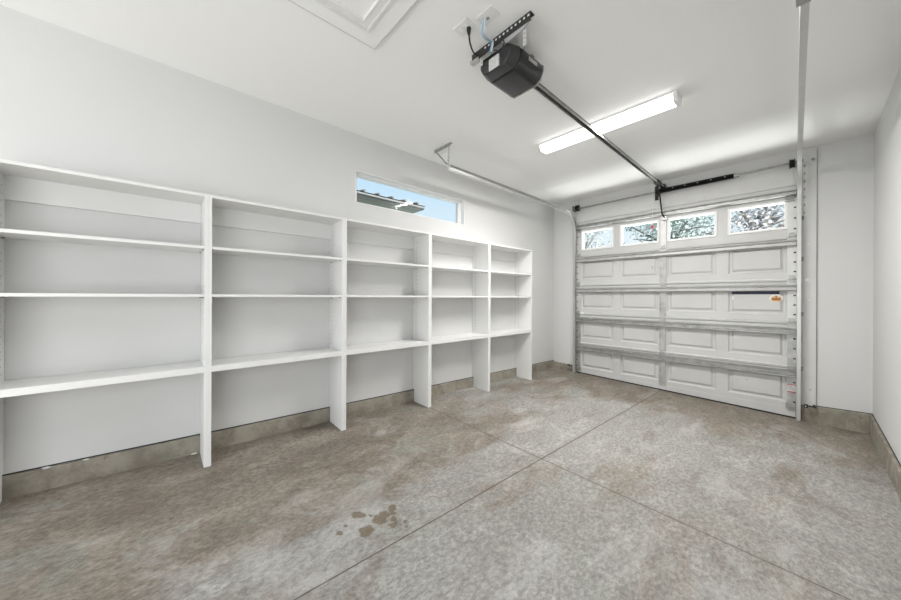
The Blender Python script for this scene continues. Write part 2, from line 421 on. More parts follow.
for (y0, y1), lab in zip(bays, unit_labels):
    u = thing('shelving_unit', lab, 'shelves', (XS - .14, (y0 + y1) / 2, fz(XS - .14, (y0 + y1) / 2)), 'built-in white shelving units along the left wall')
    for a in (y0, y1 - T):
        bm = BM(); ym = a + T / 2; cz = curb_l(ym) + .012
        prism(bm, [(XS, fz(XS, ym) + .001), (XL + .027, fz(XL + .027, ym) + .001), (XL + .027, cz), (XL + .001, cz), (XL + .001, ZTOP), (XS, ZTOP)], 'y', a, a + T)
        p = obj('side_panel', bm, M['shelf'], u)
        # recessed metal standard with slots, near the wall, on the inner face
        s = 1 if a == y0 else -1; f = a + T if s == 1 else a
        strip('shelf_standard', [M['shelf'], M['galvd']], p, (XL + .052, f + s * .0007, 0), (0, 0, 1), (1, 0, 0), slots(.77, .80, .042, 26, .012, 1.92), .016)
    i0, i1 = y0 + T, y1 - T
    bm = BM(); box(bm, (XS + .001, i0, ZTOP - .019), (XL + .001, i1, ZTOP - .0005), .0015); obj('top_board', bm, M['shelf'], u)
    bm = BM(); box(bm, (XL + .001, i0, 1.788), (XL + .020, i1, ZTOP - .019)); obj('back_cleat', bm, M['shelf'], u)
    shelf_board(u, i0, i1, 1.570, 1.589); shelf_board(u, i0, i1, 1.240, 1.259)
    bm = BM(); box(bm, (XS + .001, i0, .742), (XL + .002, i1, .762), .0015); s = obj('shelf', bm, M['shelf'], u)
    bm = BM(); box(bm, (XS + .0015, i0, .722), (XS - .018, i1, .7425), .001); obj('front_nosing', bm, M['shelf'], s)

# white crumbs of plaster on the curb
for (px, py, pz, s, lab) in ((XL + .03, -.49, None, .010, 'small white crumb of plaster on the curb near the left edge'),
                             (XL + .03, -.33, None, .008, 'small pale crumb on the curb, second from the left edge'),
                             (XL + .05, .20, 0, .011, 'white paint flake at the curb foot left of the nearest upright')):
    bm = BM(); r = bmesh.ops.create_icosphere(bm, subdivisions=2, radius=s)['verts']
    zz = curb_l(py) - .004 if pz is None else fz(px, py) + .012
    for v in r:
        v.co = Vector((v.co.x * (1.0 + random.random() * .5), v.co.y * (1.3 + random.random()), v.co.z * .6)) + Vector((px - (.012 if pz is None else 0), py, zz + s * .4))
    tag(solo('plaster_crumb', bm, M['chip'], (px, py, zz)), lab, 'crumb', 'plaster crumbs along the left curb')

# ------------------------------------------------------------------ garage door
GX0, GX1 = -2.630, -.085
door = thing('garage_door', 'closed white sectional garage door with four small windows and steel struts', 'garage door', ((GX0 + GX1) / 2, YD + .01, fz(-1.35, YD)))
wx = [(-2.546, -2.039), (-1.932, -1.424), (-1.317, -.789), (-.672, -.169)]
JZ = [0, .497, .985, 1.462, 1.936, 2.452]
YF = YD - .012                     # inner face of the door skin
def panel_face(bm, x0, x1, z0, z1, holes, embossed):
    """a sheet x0..x1 by z0..z1 at y=YF facing the room, with openings or pressed-in panels"""
    xs_ = sorted({x0, x1} | {v for h in holes for v in (h[0], h[1])}); zs_ = sorted({z0, z1} | {v for h in holes for v in (h[2], h[3])})
    V = {}
    def vt(x, z, y=YF):
        k = (round(x, 5), round(z, 5), round(y, 5))
        if k not in V: V[k] = bm.verts.new((x, y, z))
        return V[k]
    for a, b in zip(xs_, xs_[1:]):
        for c, d in zip(zs_, zs_[1:]):
            if any(h[0] - 1e-6 <= a and b <= h[1] + 1e-6 and h[2] - 1e-6 <= c and d <= h[3] + 1e-6 for h in holes): continue
            bm.faces.new((vt(a, c), vt(b, c), vt(b, d), vt(a, d)))
    if embossed:
        for (a, b, c, d) in holes:
            prev = (a, b, c, d, YF)
            for ins, dep in ((.014, -.014), (.030, -.014), (.052, .002), (.054, .002)):
                cur = (a + ins, b - ins, c + ins, d - ins, YF - dep)
                P = [(prev[0], prev[2]), (prev[1], prev[2]), (prev[1], prev[3]), (prev[0], prev[3])]
                Q = [(cur[0], cur[2]), (cur[1], cur[2]), (cur[1], cur[3]), (cur[0], cur[3])]
                for i in range(4):
                    j = (i + 1) % 4
                    bm.faces.new((vt(*P[i], prev[4]), vt(*P[j], prev[4]), vt(*Q[j], cur[4]), vt(*Q[i], cur[4])))
                prev = cur
            bm.faces.new([vt(*q, prev[4]) for q in Q])
    # back sheet and rim
    for a, b in zip(xs_, xs_[1:]):
        for c, d in zip(zs_, zs_[1:]):
            if not embossed and any(h[0] - 1e-6 <= a and b <= h[1] + 1e-6 and h[2] - 1e-6 <= c and d <= h[3] + 1e-6 for h in holes): continue
            bm.faces.new((vt(a, c, YF + .045), vt(a, d, YF + .045), vt(b, d, YF + .045), vt(b, c, YF + .045)))
    def rim(a, b, c, d):
        for p, q in (((a, c), (b, c)), ((b, c), (b, d)), ((b, d), (a, d)), ((a, d), (a, c))):
            # follow the grid so shared corners meet
            bm.faces.new((bm.verts.new((p[0], YF, p[1])), bm.verts.new((q[0], YF, q[1])), bm.verts.new((q[0], YF + .045, q[1])), bm.verts.new((p[0], YF + .045, p[1]))))
    rim(x0, x1, z0, z1)
    if not embossed:
        for h in holes: rim(*h)
for k in range(5):
    z0, z1 = JZ[k] + .003, JZ[k + 1] - .003
    bm = BM()
    if k == 4:
        panel_face(bm, GX0, GX1, z0, z1, [(a, b, 2.030, 2.343) for a, b in wx], False)
    elif k == 0:
        panel_face(bm, GX0, GX1, .015, z1, [(a, b, .085, .405) for a, b in wx], True)
    else:
        panel_face(bm, GX0, GX1, z0, z1, [(a, b, z0 + .075, z0 + .385) for a, b in wx], True)
    sec = obj('door_section', bm, M['door'], door)
    # rolled lip along the top edge of the section, and the step below the joint
    if k < 4:
        bm = BM(); sweep(bm, [((GX0 + .08, YF, z1), (0, 0, 1), (0, -1, 0)), ((GX1 - .08, YF, z1), (0, 0, 1), (0, -1, 0))],
                         [(-.024, 0), (-.020, .014), (-.002, .018), (.003, .016), (.003, 0)])
        obj('section_lip', bm, M['door'], sec)
        bm = BM(); box(bm, (GX0 + .08, YF - .0025, z1 - .031), (GX1 - .08, YF + .002, z1 - .025)); obj('lip_edge', bm, M['galvd'], sec)
    # end stiles (pale on the upper four, dull below) with slots
    lo = .02 if k == 0 else z0; st = M['galvw'] if k > 1 else M['galv']
    for a, b in ((GX0, GX0 + .075), (GX1 - .078, GX1)):
        bm = BM(); box(bm, (a, YF + .001, lo), (b, YF - .0125, z1), .001); es = obj('end_stile', bm, st, sec)
        xo = b - .022 if a > -1 else a + .020
        strip('slot_row', [st, M['dark']], es, (xo - .014, YF - .0132, 0), (0, 0, 1), (1, 0, 0), slots(lo + .02, lo + .07, (z1 - lo - .12) / 3.3, 4, .015, z1 - .01), .028, (0, .004, .024, .028))
    bm = BM(); cx0, cx1 = -1.409, -1.330
    prism(bm, [(cx0, YF), (cx0, YF - .016), (cx0 + .012, YF - .016), (cx0 + .014, YF - .009), (cx1 - .014, YF - .009), (cx1 - .012, YF - .016), (cx1, YF - .016), (cx1, YF)], 'z', lo, z1)
    obj('centre_stile', bm, M['galvw'] if k == 4 else M['galv'], sec)
# windows
for a, b in wx:
    bm = BM(); w = .020; z0, z1 = 2.030, 2.343
    loops = []
    for off, y in ((-.008, YF + .001), (-.008, YF - .006), (-.005, YF - .010), (w * .6, YF - .010), (w, YF - .004), (w, YF + .045), (.001, YF + .045), (.001, YF + .001)):
        loops.append([bm.verts.new(c) for c in ((a + off, y, z0 + off), (b - off, y, z0 + off), (b - off, y, z1 - off), (a + off, y, z1 - off))])
    for q in range(8):
        A, B = loops[q], loops[(q + 1) % 8]
        for i in range(4): bm.faces.new((A[i], A[(i + 1) % 4], B[(i + 1) % 4], B[i]))
    wf = obj('window_frame', bm, M['trim'], door)
    bm = BM(); box(bm, (a + w - .003, YF + .015, z0 + w - .003), (b - w + .003, YF + .020, z1 - w + .003)); obj('pane', bm, M['glass'], wf)
# steel struts: hat channel under each joint and at the top
def strut(z0, z1, m, x0=GX0 + .012, x1=GX1 - .012):
    bm = BM(); y = YF - .013; zc = (z0 + z1) / 2
    sweep(bm, [((x0, y, zc), (0, 0, 1), (0, -1, 0)), ((x1, y, zc), (0, 0, 1), (0, -1, 0))],
          [(-(z1 - z0) / 2, 0), (-(z1 - z0) / 2 + .004, .050), (-(z1 - z0) / 2 + .010, .054), (-.018, .054), (-.012, .012), (.012, .012), (.016, .040), (.026, .044), ((z1 - z0) / 2 - .003, .008), ((z1 - z0) / 2, 0)])
    s = obj('strut', bm, m, door)
for z0, z1, m in ((.372, .449, M['galv']), (.841, .918, M['galv']), (1.328, 1.402, M['galvs']), (1.826, 1.900, M['galvs']), (2.384, 2.452, M['galv'])): strut(z0, z1, m)
# hinges on the joints
def hinge(x, z, w=.050):
    bm = BM()
    box(bm, (x - w / 2, YF - .0165, z - .04), (x + w / 2, YF - .021, z - .006), .001); box(bm, (x - w / 2, YF - .0165, z + .006), (x + w / 2, YF - .021, z + .045), .001)
    tube(bm, [(x - w / 2, YF - .024, z), (x + w / 2, YF - .024, z)], .008, 10)
    for dz in (-.028, .030): lathe(bm, (x + .008, YF - .020, z + dz), 'y', [(0, .006), (-.005, .006)], 6)
    obj('hinge', bm, M['galv'], door)
for k in range(1, 5):
    for x in (GX0 + .045, -1.37, GX1 - .045): hinge(x, JZ[k] - .004)
# rollers reaching into the tracks
for k in range(5):
    z = JZ[k] + (.06 if k == 0 else 0)
    for x, d in ((GX0 + .02, -1), (GX1 - .02, 1)):
        bm = BM(); tube(bm, [(x, YF - .030, z), (x + d * .026, YF - .030, z)], .006, 8)
        r = obj('roller', bm, M['galvd'], door)
# top roller carriers, bottom corner brackets
for x in (GX0 + .055, GX1 - .055):
    bm = BM(); box(bm, (x - .030, YF - .0126, 2.36), (x + .030, YF - .020, 2.452), .001)
    for q in range(3): box(bm, (x - .045, YF - .0126, 2.325 + q * .022), (x + .030, YF - .034, 2.333 + q * .022), .001)
    obj('roller_carrier', bm, M['galvd'], door)
    bm = BM(); box(bm, (x - .033, YF - .012, .03), (x + .033, YF - .016, .085), .001); box(bm, (x - .033, YF - .012, .03), (x + .033, YF - .04, .036), .001)
    obj('bottom_bracket', bm, M['galvd'], door)
# rubber seal following the sloping slab
bm = BM()
rows = []
for x in (GX0, GX1):
    f = fz(x, YF) - .001
    rows.append([bm.verts.new((x, YF + a, z)) for a, z in ((-.004, .024), (.045, .024), (.045, f), (-.010, f), (-.010, f + .012), (-.004, f + .016))])
for i in range(6): bm.faces.new((rows[0][i], rows[0][(i + 1) % 6], rows[1][(i + 1) % 6], rows[1][i]))
bm.faces.new(rows[0]); bm.faces.new(rows[1][::-1])
obj('bottom_retainer', bm, M['door'], door)
bm = BM(); tube(bm, [(GX0, YF - .012, fz(GX0, YF) + .008), (GX1, YF - .012, fz(GX1, YF) + .008)], .008, 8); obj('bottom_seal', bm, M['rubber'], door)
# stickers
bm = BM(); box(bm, (-.158, YF - .0126, .205), (-.090, YF - .0140, .290)); wl = obj('warning_sticker', bm, M['label'], door)
wl['label'] = 'white warning sticker with red bands'
for za, zb in ((.282, .291), (.200, .212)):
    bm = BM(); box(bm, (-.159, YF - .0141, za), (-.089, YF - .0150, zb)); obj('red_band', bm, M['redp'], wl)
strip('printed_lines', [M['label'], M['print']], wl, (-.153, YF - .0146, 0), (0, 0, 1), (1, 0, 0), slots(.216, .222, .012, 5, .0045, .280), .054, (0, .006, .046, .054))
YP = YF - .002
bm = BM(); box(bm, (-.638, YF - .001, 1.292), (-.225, YF - .0022, 1.3275))
st = obj('strip_label', bm, M['navy'], door); st['label'] = 'dark blue and black strip label'
for a, n in ((-.635, 6), (-.505, 4), (-.425, 5)):
    strip('faint_lettering', [M['door'], M['ghost']], door, (0, YF - .0018, 1.222), (1, 0, 0), (0, 0, 1), slots(a, a + .004, .018, n, .011, a + .018 * n + .004), .058, (0, .006, .050, .058))
def oval(cx, cz, rx, rz, y0, y1):
    bm = BM(); lathe(bm, (0, y0, 0), 'y', [(0, 1), (y1 - y0, 1)], 28)
    for v in bm.verts: v.co.x = cx + v.co.x * rx; v.co.z = cz + v.co.z * rz
    return bm
ob = obj('round_sticker', oval(-.252, 1.246, .056, .046, YF - .0005, YF - .0024), M['ghost'], door); ob['label'] = 'cream sticker with an orange rim and brown centre'
obj('orange_rim', oval(-.252, 1.240, .047, .037, YF - .0024, YF - .0030), M['cream'], ob)
bm = BM(); box(bm, (-.288, YF - .0030, 1.220), (-.216, YF - .0038, 1.252)); box(bm, (-.258, YF - .0030, 1.250), (-.246, YF - .0038, 1.276)); obj('brown_patch', bm, M['orange'], ob)
bm = BM(); box(bm, (-1.512, YF, 1.675), (-1.490, YF - .003, 1.690), .001); box(bm, (-1.505, YF, 1.655), (-1.492, YF - .003, 1.668), .001); obj('small_tag', bm, M['galvd'], door)
# keyhole cover low on the right half
bm = BM(); lathe(bm, (-.50, YF + .001, .27), 'y', [(0, .008), (-.004, .006)], 10); obj('plug', bm, M['galvd'], door)

# ------------------------------------------------------------------ door tracks
def track(side, x_door, pts_h, zt, label):
    """C channel: up the jamb, round the bend, back along the ceiling"""
    xv = x_door; y0 = YD - .075; R = .30
    t = thing('door_track', label, 'track', (xv, y0, fz(xv, y0)), 'steel tracks of the garage door')
    s = 1 if side == 'right' else -1
    path = []
    def add(p, fwd, out): path.append((p, Vector((1, 0, 0)) * -s, out))
    nz = zt - R
    add((xv, y0, fz(xv, y0) + .004), None, Vector((0, -1, 0))); add((xv, y0, nz), None, Vector((0, -1, 0)))
    for k in range(1, 12):
        a = k / 12 * PI / 2
        add((xv + (pts_h[0][0] - xv) * k / 12, y0 - R + R * math.cos(a), nz + R * math.sin(a)), None, Vector((0, -math.cos(a), -math.sin(a))))
    for x, y in pts_h: path.append(((x, y, zt), Vector((1, 0, 0)) * -s, Vector((0, 0, -1))))
    w, h, q = .0, .052, .0018
    # C profile opening towards the door: a = towards the door centre, c = away from the wall
    prof = [(-.004, -.030), (.026, -.030), (.029, -.022), (.0265, -.022), (.0245, -.0278), (-.002, -.0278), (-.002, .0278), (.0245, .0278), (.0265, .022), (.029, .022), (.026, .030), (-.004, .030)]
    bm = BM(); sweep(bm, path, prof); obj('rail', bm, M['track'], t)
    # jamb brackets
    for z in (.45, 1.05, 1.65, 2.1):
        bm = BM(); x0 = xv + s * .002
        box(bm, (x0, y0 - .012, z), (x0 + s * .003, YD - .022, z + .05)); box(bm, (x0, YD - .026, z), (x0 + s * .020, YD - .0222, z + .05))
        lathe(bm, (x0 + s * .012, YD - .026, z + .025), 'y', [(0, .006), (-.005, .006)], 6)
        obj('jamb_bracket', bm, M['galvd'], t)
    # flag bracket at the bend with slots
    bm = BM(); x0 = xv + s * .002
    prism(bm, [(y0 - .02, nz - .22), (YD - .023, nz - .22), (YD - .023, zt + .06), (y0 - .02, nz + .1)], 'x', x0, x0 + s * .003)
    box(bm, (x0, YD - .026, nz - .22), (x0 + s * .045, YD - .0222, zt + .12))
    fb = obj('flag_bracket', bm, M['galvw'], t)
    strip('slot_row', [M['galvw'], M['galvd']], fb, (x0 + s * .010, YD - .0268, 0), (0, 0, 1), (s, 0, 0), slots(nz - .21, nz - .19, .085, 7, .03, zt + .10), .026)
    return t
tr = track('right', -.062, [(-.056, 4.84), (-.016, 2.70), (-.002, 2.08)], 2.655, 'steel track at the right of the garage door, running overhead')
tl = track('left', -2.640, [(-2.625, 4.84), (-2.61, 3.2), (-2.60, 2.31)], 2.635, 'steel track at the left of the garage door, curving onto a ceiling hanger')
# hangers
bm = BM(); 
prism(bm, [(2.290, ZC), (2.290, ZC - .036), (2.293, ZC - .036), (2.293, ZC - .003), (2.325, ZC - .003), (2.325, ZC)], 'x', -2.815, -2.550)
hg = obj('ceiling_angle', bm, M['galvd'], tl)
bm = BM(); box(bm, (-2.600, 2.296, 2.60), (-2.565, 2.299, ZC - .004)); hs = obj('hanger_strap', bm, M['galvw'], tl)
strip('slot_row', [M['galvw'], M['galvd']], hs, (-2.597, 2.2952, 0), (0, 0, 1), (1, 0, 0), slots(2.61, 2.64, .028, 8, .012, ZC - .01), .029)
bm = BM(); tube(bm, [(-2.795, 2.294, ZC - .02), (-2.600, 2.290, 2.665)], .008, 4); obj('hanger_brace', bm, M['galvd'], tl)
bm = BM(); prism(bm, [(2.152, ZC), (2.152, ZC - .036), (2.155, ZC - .036), (2.155, ZC - .003), (2.185, ZC - .003), (2.185, ZC)], 'x', -.06, .20); obj('ceiling_angle', bm, M['galvd'], tr)
bm = BM(); box(bm, (-.022, 2.158, 2.630), (.010, 2.161, ZC - .004)); obj('hanger_strap', bm, M['galvd'], tr)
bm = BM(); box(bm, (-.045, 2.135, 2.60), (.003, 2.20, 2.628), .002); obj('end_stop', bm, M['galvd'], tr)
bm = BM(); tube(bm, [(.17, 2.157, ZC - .02), (.0, 2.157, 2.66)], .008, 4); obj('hanger_brace', bm, M['galvw'], tr)

# ------------------------------------------------------------------ torsion spring shaft above the door
ZS, YS = 2.722, YD - .095
sp = thing('torsion_spring_assembly', 'black torsion spring on a steel shaft above the garage door', 'garage door spring', (-1.35, YS, ZS))
bm = BM(); tube(bm, [(-2.665, YS, ZS - .010), (-.045, YS, ZS + .012)], .0125, 14); obj('shaft', bm, M['galvd'], sp, True)
bm = BM()
n = 96; x0, x1 = -1.40, -.610
prof = [(0, .026)]
for k in range(n):
    t0 = (x1 - x0) * k / n; t1 = (x1 - x0) * (k + .5) / n
    prof += [(t0 + 1e-4, .0255), (t1, .0315)]
prof += [(x1 - x0, .026)]
lathe(bm, (x0, YS, ZS), 'x', prof, 18)
spg = obj('torsion_spring', bm, M['black'], sp, True)
for k in range(5):
    bm = BM(); box(bm, (-1.24 + k * .135, YS - .0325, ZS - .003), (-1.225 + k * .135, YS - .0315, ZS + .005)); obj('paint_mark', bm, M['ghost'], spg)
bm = BM(); lathe(bm, (x1, YS, ZS), 'x', [(0, .034), (.012, .034), (.014, .026), (.030, .022), (.032, .030), (.042, .030), (.044, .018)], 18); obj('winding_cone', bm, M['galv'], sp, True)
bm = BM(); lathe(bm, (x0 - .03, YS, ZS), 'x', [(0, .033), (.010, .033), (.012, .026), (.031, .026)], 18); obj('stationary_cone', bm, M['black'], sp, True)
bm = BM(); box(bm, (-1.438, YS - .045, ZS - .055), (-1.432, YD - .0185, ZS + .055), .001); box(bm, (-1.470, YD - .0235, ZS - .10), (-1.425, YD - .0185, ZS + .10), .001); obj('centre_bracket', bm, M['black'], sp)
for x, d in ((-2.600, 1), (-.105, -1)):
    bm = BM(); lathe(bm, (x, YS, ZS), 'x', [(0, .020), (.004, .052), (.008, .052), (.010, .040), (.036, .046), (.040, .052), (.044, .052), (.046, .020)] if d == 1 else [(-.046, .020), (-.044, .052), (-.040, .052), (-.036, .046), (-.010, .040), (-.008, .052), (-.004, .052), (0, .020)], 20)
    obj('cable_drum', bm, M['black'], sp, True)
    bm = BM(); xb = x - d * .045; box(bm, (xb - .002, YS - .04, ZS - .045), (xb + .002, YD - .023, ZS + .045), .001); obj('end_bearing_plate', bm, M['galvd'], sp)
    bm = BM(); xc = x + d * .02; tube(bm, [(xc, YS + .005, 2.655), (xc - d * .035, YF - .066, 2.40), (xc - d * .035, YF - .066, .10)], .0018, 5); obj('lift_cable', bm, M['galv'], door)

# painted batten the spring bracket is fixed to
bm = BM(); box(bm, (-1.235, YD - .018, 2.63), (-1.215, YD - .030, 2.815), .001); struct('trim_8', bm, M['jamb'])

# ------------------------------------------------------------------ garage door opener
OX = -1.352
op = thing('garage_door_opener', 'black garage door opener hanging from the ceiling with a long drive rail', 'garage door opener', (OX, 1.75, 2.71))
def body(y0, y1, s0=1.0, s1=1.0, zc=2.762):
    base = [(-.148, .045), (-.148, .0), (-.128, -.040), (-.095, -.066), (.095, -.066), (.128, -.040), (.148, .0), (.148, .045), (.118, .066), (-.118, .066)]
    bm = BM()
    A = [bm.verts.new((OX + a * s0, y0, zc + c * s0)) for a, c in base]; B = [bm.verts.new((OX + a * s1, y1, zc + c * s1)) for a, c in base]
    bm.faces.new(A); bm.faces.new(B[::-1])
    for i in range(len(base)): bm.faces.new((A[i], B[i], B[(i + 1) % 10], A[(i + 1) % 10]))
    return bm
def softened(bm, w=.008):
    bmesh.ops.recalc_face_normals(bm, faces=bm.faces[:])
    bmesh.ops.bevel(bm, geom=bm.edges[:], offset=w, segments=3, profile=.6, affect='EDGES'); return bm
obj('motor_housing', softened(body(1.675, 1.915, .985, 1.0), .018), M['housing'], op, True)
hb = obj('rear_cover', softened(body(1.590, 1.672, .84, 1.0), .014), M['cover'], op, True)
obj('front_plate', body(1.917, 1.926, 1.01, 1.0), M['galv'], op)
bm = BM(); box(bm, (-1.392, 1.5825, 2.706), (-1.310, 1.5895, 2.780), .001); lb = obj('paper_label', bm, M['label'], op); lb['label'] = 'white paper label on the rear cover'
strip('printed_lines', [M['label'], M['print']], lb, (-1.386, 1.5820, 0), (0, 0, 1), (1, 0, 0), slots(2.710, 2.718, .011, 5, .003, 2.776), .070, (0, .010, .050, .070))
bm = BM(); box(bm, (OX + .1500, 1.755, 2.764), (OX + .1455, 1.845, 2.788), .0008); eb = obj('name_badge', bm, M['galv'], op); eb['label'] = 'silver badge on the side'
strip('badge_marks', [M['galv'], M['print']], eb, (OX + .1505, 0, 2.766), (0, 1, 0), (0, 0, 1), slots(1.768, 1.778, .014, 4, .008, 1.842), .020)
bm = BM(); box(bm, (OX - .10, 1.5895, 2.796), (OX + .02, 1.5835, 2.803), .001); obj('terminal_block', bm, M['black'], op)
# strap brackets over the housing
bm = BM(); box(bm, (-1.480, 1.80, 2.829), (-1.215, 1.835, 2.832)); obj('top_strap', bm, M['galv'], op)
# perforated angle on the ceiling
bm = BM()
prism(bm, [(1.572, ZC), (1.572, ZC - .055), (1.576, ZC - .055), (1.576, ZC - .004), (1.612, ZC - .004), (1.612, ZC)], 'x', -1.535, -1.070)
pa = obj('perforated_angle', bm, M['housing'], op)
strip('hole_row', [M['housing'], M['ghost']], pa, (0, 1.5713, ZC - .028), (1, 0, 0), (0, 0, 1), slots(-1.50, -1.42, .030, 12, .013, -1.072), .020, (0, .004, .016, .020))
bm = BM()
prism(bm, [(-1.285, ZC - .055), (-1.24, ZC - .085), (-1.13, ZC - .078), (-1.075, ZC - .055)], 'y', 1.572, 1.576)
obj('lower_flange', bm, M['print'], pa)
def hang_strap(x, z0, name='hanging_strap'):
    bm = BM(); box(bm, (x - .011, 1.580, z0), (x + .011, 1.583, ZC - .006)); 
    s = obj(name, bm, M['galvw'], op)
    strip('slot_row', [M['galvw'], M['galvd']], s, (x - .010, 1.5793, 0), (0, 0, 1), (1, 0, 0), slots(z0 + .004, z0 + .012, .026, 4, .011, ZC - .012), .020)
hang_strap(-1.115, 2.715); hang_strap(-1.455, 2.775)
bm = BM(); box(bm, (-1.545, 1.565, ZC - .060), (-1.470, 1.600, ZC - .046), .001); obj('angle_end', bm, M['galv'], pa)
bm = BM(); tube(bm, [(-1.115, 1.586, 2.730), (-1.160, 1.640, 2.770), (-1.215, 1.720, 2.822)], .004, 6); obj('strap_link', bm, M['galv'], op)
# rail
def railz(y): return 2.770 + (5.12 - y) * .0125
bm = BM(); y0, y1 = 1.93, 5.13
for (dx, w, dz0, dz1) in ((-.021, .007, -.014, .014), (.014, .007, -.014, .014), (-.021, .042, .006, .014)):
    vs = []
    for y in (y0, y1):
        z = railz(y); vs.append([bm.verts.new(c) for c in ((OX + dx, y, z + dz0), (OX + dx + w, y, z + dz0), (OX + dx + w, y, z + dz1), (OX + dx, y, z + dz1))])
    for i in range(4): bm.faces.new((vs[0][i], vs[0][(i + 1) % 4], vs[1][(i + 1) % 4], vs[1][i]))
    bm.faces.new(vs[0]); bm.faces.new(vs[1][::-1])
rl = obj('drive_rail', bm, M['galvd'], op)
bm = BM(); tube(bm, [(OX, y0, railz(y0) - .006), (OX, y1, railz(y1) - .006)], .0045, 6); obj('drive_belt', bm, M['black'], rl)
# rail head bracket, trolley and arm
bm = BM(); box(bm, (OX - .028, 5.115, 2.752), (OX + .028, 5.19, 2.80), .002); box(bm, (OX - .022, 5.19, 2.745), (OX + .022, YD - .018, 2.80), .001); obj('head_bracket', bm, M['black'], op)
bm = BM(); box(bm, (OX - .030, 4.83, 2.752), (OX + .030, 4.99, 2.79), .004); box(bm, (OX - .055, 4.92, 2.782), (OX - .030, 4.955, 2.80), .002); tr_ = obj('trolley', bm, M['black'], op)
bm = BM()
for a, b in (((OX - .018, 4.955, 2.77), (OX - .018, 5.105, 2.60)), ((OX - .018, 5.085, 2.64), (OX - .012, 5.155, 2.405)), ((OX - .012, 5.155, 2.405), (OX + .018, 5.170, 2.345))):
    tube(bm, [a, b], .0095, 4)
obj('door_arm', bm, M['black'], op)
bm = BM(); box(bm, (OX - .01, 5.165, 2.32), (OX + .035, YF - .014, 2.37), .002); obj('arm_bracket', bm, M['galvw'], op)
# emergency release cord and handle
bm = BM(); tube(bm, [(OX - .06, 4.93, 2.76), (OX - .062, 4.932, 2.22)], .0022, 5); rc = obj('release_cord', bm, M['clear'], op)
bm = BM(); box(bm, (OX - .078, 4.922, 2.178), (OX - .048, 4.944, 2.205), .006); tube(bm, [(OX - .062, 4.932, 2.21), (OX - .062, 4.932, 2.225)], .006, 8); rh = obj('release_handle', bm, M['red'], op)
rh['label'] = 'red emergency release handle'

# outlet plates on the ceiling, and what hangs from them
def ceiling_plate(cx, cy, label, cat, gang):
    t = thing('ceiling_outlet', label, cat, (cx, cy, ZC), 'white plates on the ceiling by the opener')
    bm = BM(); box(bm, (cx - .058, cy - .040, ZC), (cx + .058, cy + .040, ZC - .006), .002); obj('cover_plate', bm, M['plate'], t)
    bm = BM()
    if gang == 'power':
        for d in (-.022, .022): box(bm, (cx + d - .014, cy - .015, ZC - .006), (cx + d + .014, cy + .015, ZC - .009), .002)
        obj('receptacle', bm, M['trim'], t)
    else:
        lathe(bm, (cx - .006, cy + .008, ZC - .0055), 'z', [(0, .010), (-.004, .009)], 12); obj('cable_port', bm, M['galvd'], t)
    return t
ceiling_plate(-1.405, 1.372, 'white power outlet plate on the ceiling with a black plug in it', 'outlet', 'power')
ceiling_plate(-1.258, 1.418, 'white cable plate on the ceiling with a blue wire leaving it', 'wall plate', 'cable')
cable = thing('power_cord', 'black power cord looping from the ceiling outlet to the opener', 'cord', (-1.388, 1.345, ZC - .01))
bm = BM(); tube(bm, [(-1.384, 1.390, ZC - .009), (-1.384, 1.390, ZC - .02), (-1.388, 1.396, ZC - .045)], [.013, .014, .008], 12); obj('plug', bm, M['rubber'], cable, True)
def bez(pts, n=24):
    pts = [Vector(p) for p in pts]; out = []
    for k in range(len(pts) - 1):
        p0, p1, p2, p3 = pts[max(k - 1, 0)], pts[k], pts[k + 1], pts[min(k + 2, len(pts) - 1)]
        for i in range(n if k < len(pts) - 2 else n + 1):
            t = i / n; out.append(.5 * ((2 * p1) + (-p0 + p2) * t + (2 * p0 - 5 * p1 + 4 * p2 - p3) * t * t + (-p0 + 3 * p1 - 3 * p2 + p3) * t ** 3))
    return out
bm = BM(); tube(bm, bez([(-1.388, 1.396, ZC - .04), (-1.408, 1.425, ZC - .068), (-1.440, 1.490, ZC - .075), (-1.440, 1.545, ZC - .070), (-1.405, 1.562, ZC - .066)], 8), .005, 8); obj('cord', bm, M['rubber'], cable, True)
bm = BM(); tube(bm, bez([(-1.275, 1.560, ZC - .05), (-1.240, 1.548, ZC - .095), (-1.270, 1.550, ZC - .125), (-1.330, 1.565, ZC - .085)], 8), .0035, 6); obj('cord_loop', bm, M['rubber'], cable, True)
bw = thing('low_voltage_cable', 'pale blue and white cable bundle hanging from the ceiling plate', 'cable', (-1.274, 1.408, ZC - .01))
bm = BM(); tube(bm, bez([(-1.274, 1.408, ZC - .008), (-1.298, 1.412, ZC - .055), (-1.312, 1.440, ZC - .075), (-1.330, 1.500, ZC - .055), (-1.345, 1.555, ZC - .040), (-1.365, 1.560, ZC - .085)], 8), .005, 6); obj('blue_wire', bm, M['blue'], bw, True)
bm = BM(); tube(bm, bez([(-1.270, 1.410, ZC - .008), (-1.286, 1.420, ZC - .040), (-1.300, 1.450, ZC - .060), (-1.322, 1.505, ZC - .050), (-1.332, 1.553, ZC - .035), (-1.350, 1.560, ZC - .085)], 8), .005, 6); obj('white_wire', bm, M['clear'], bw, True)

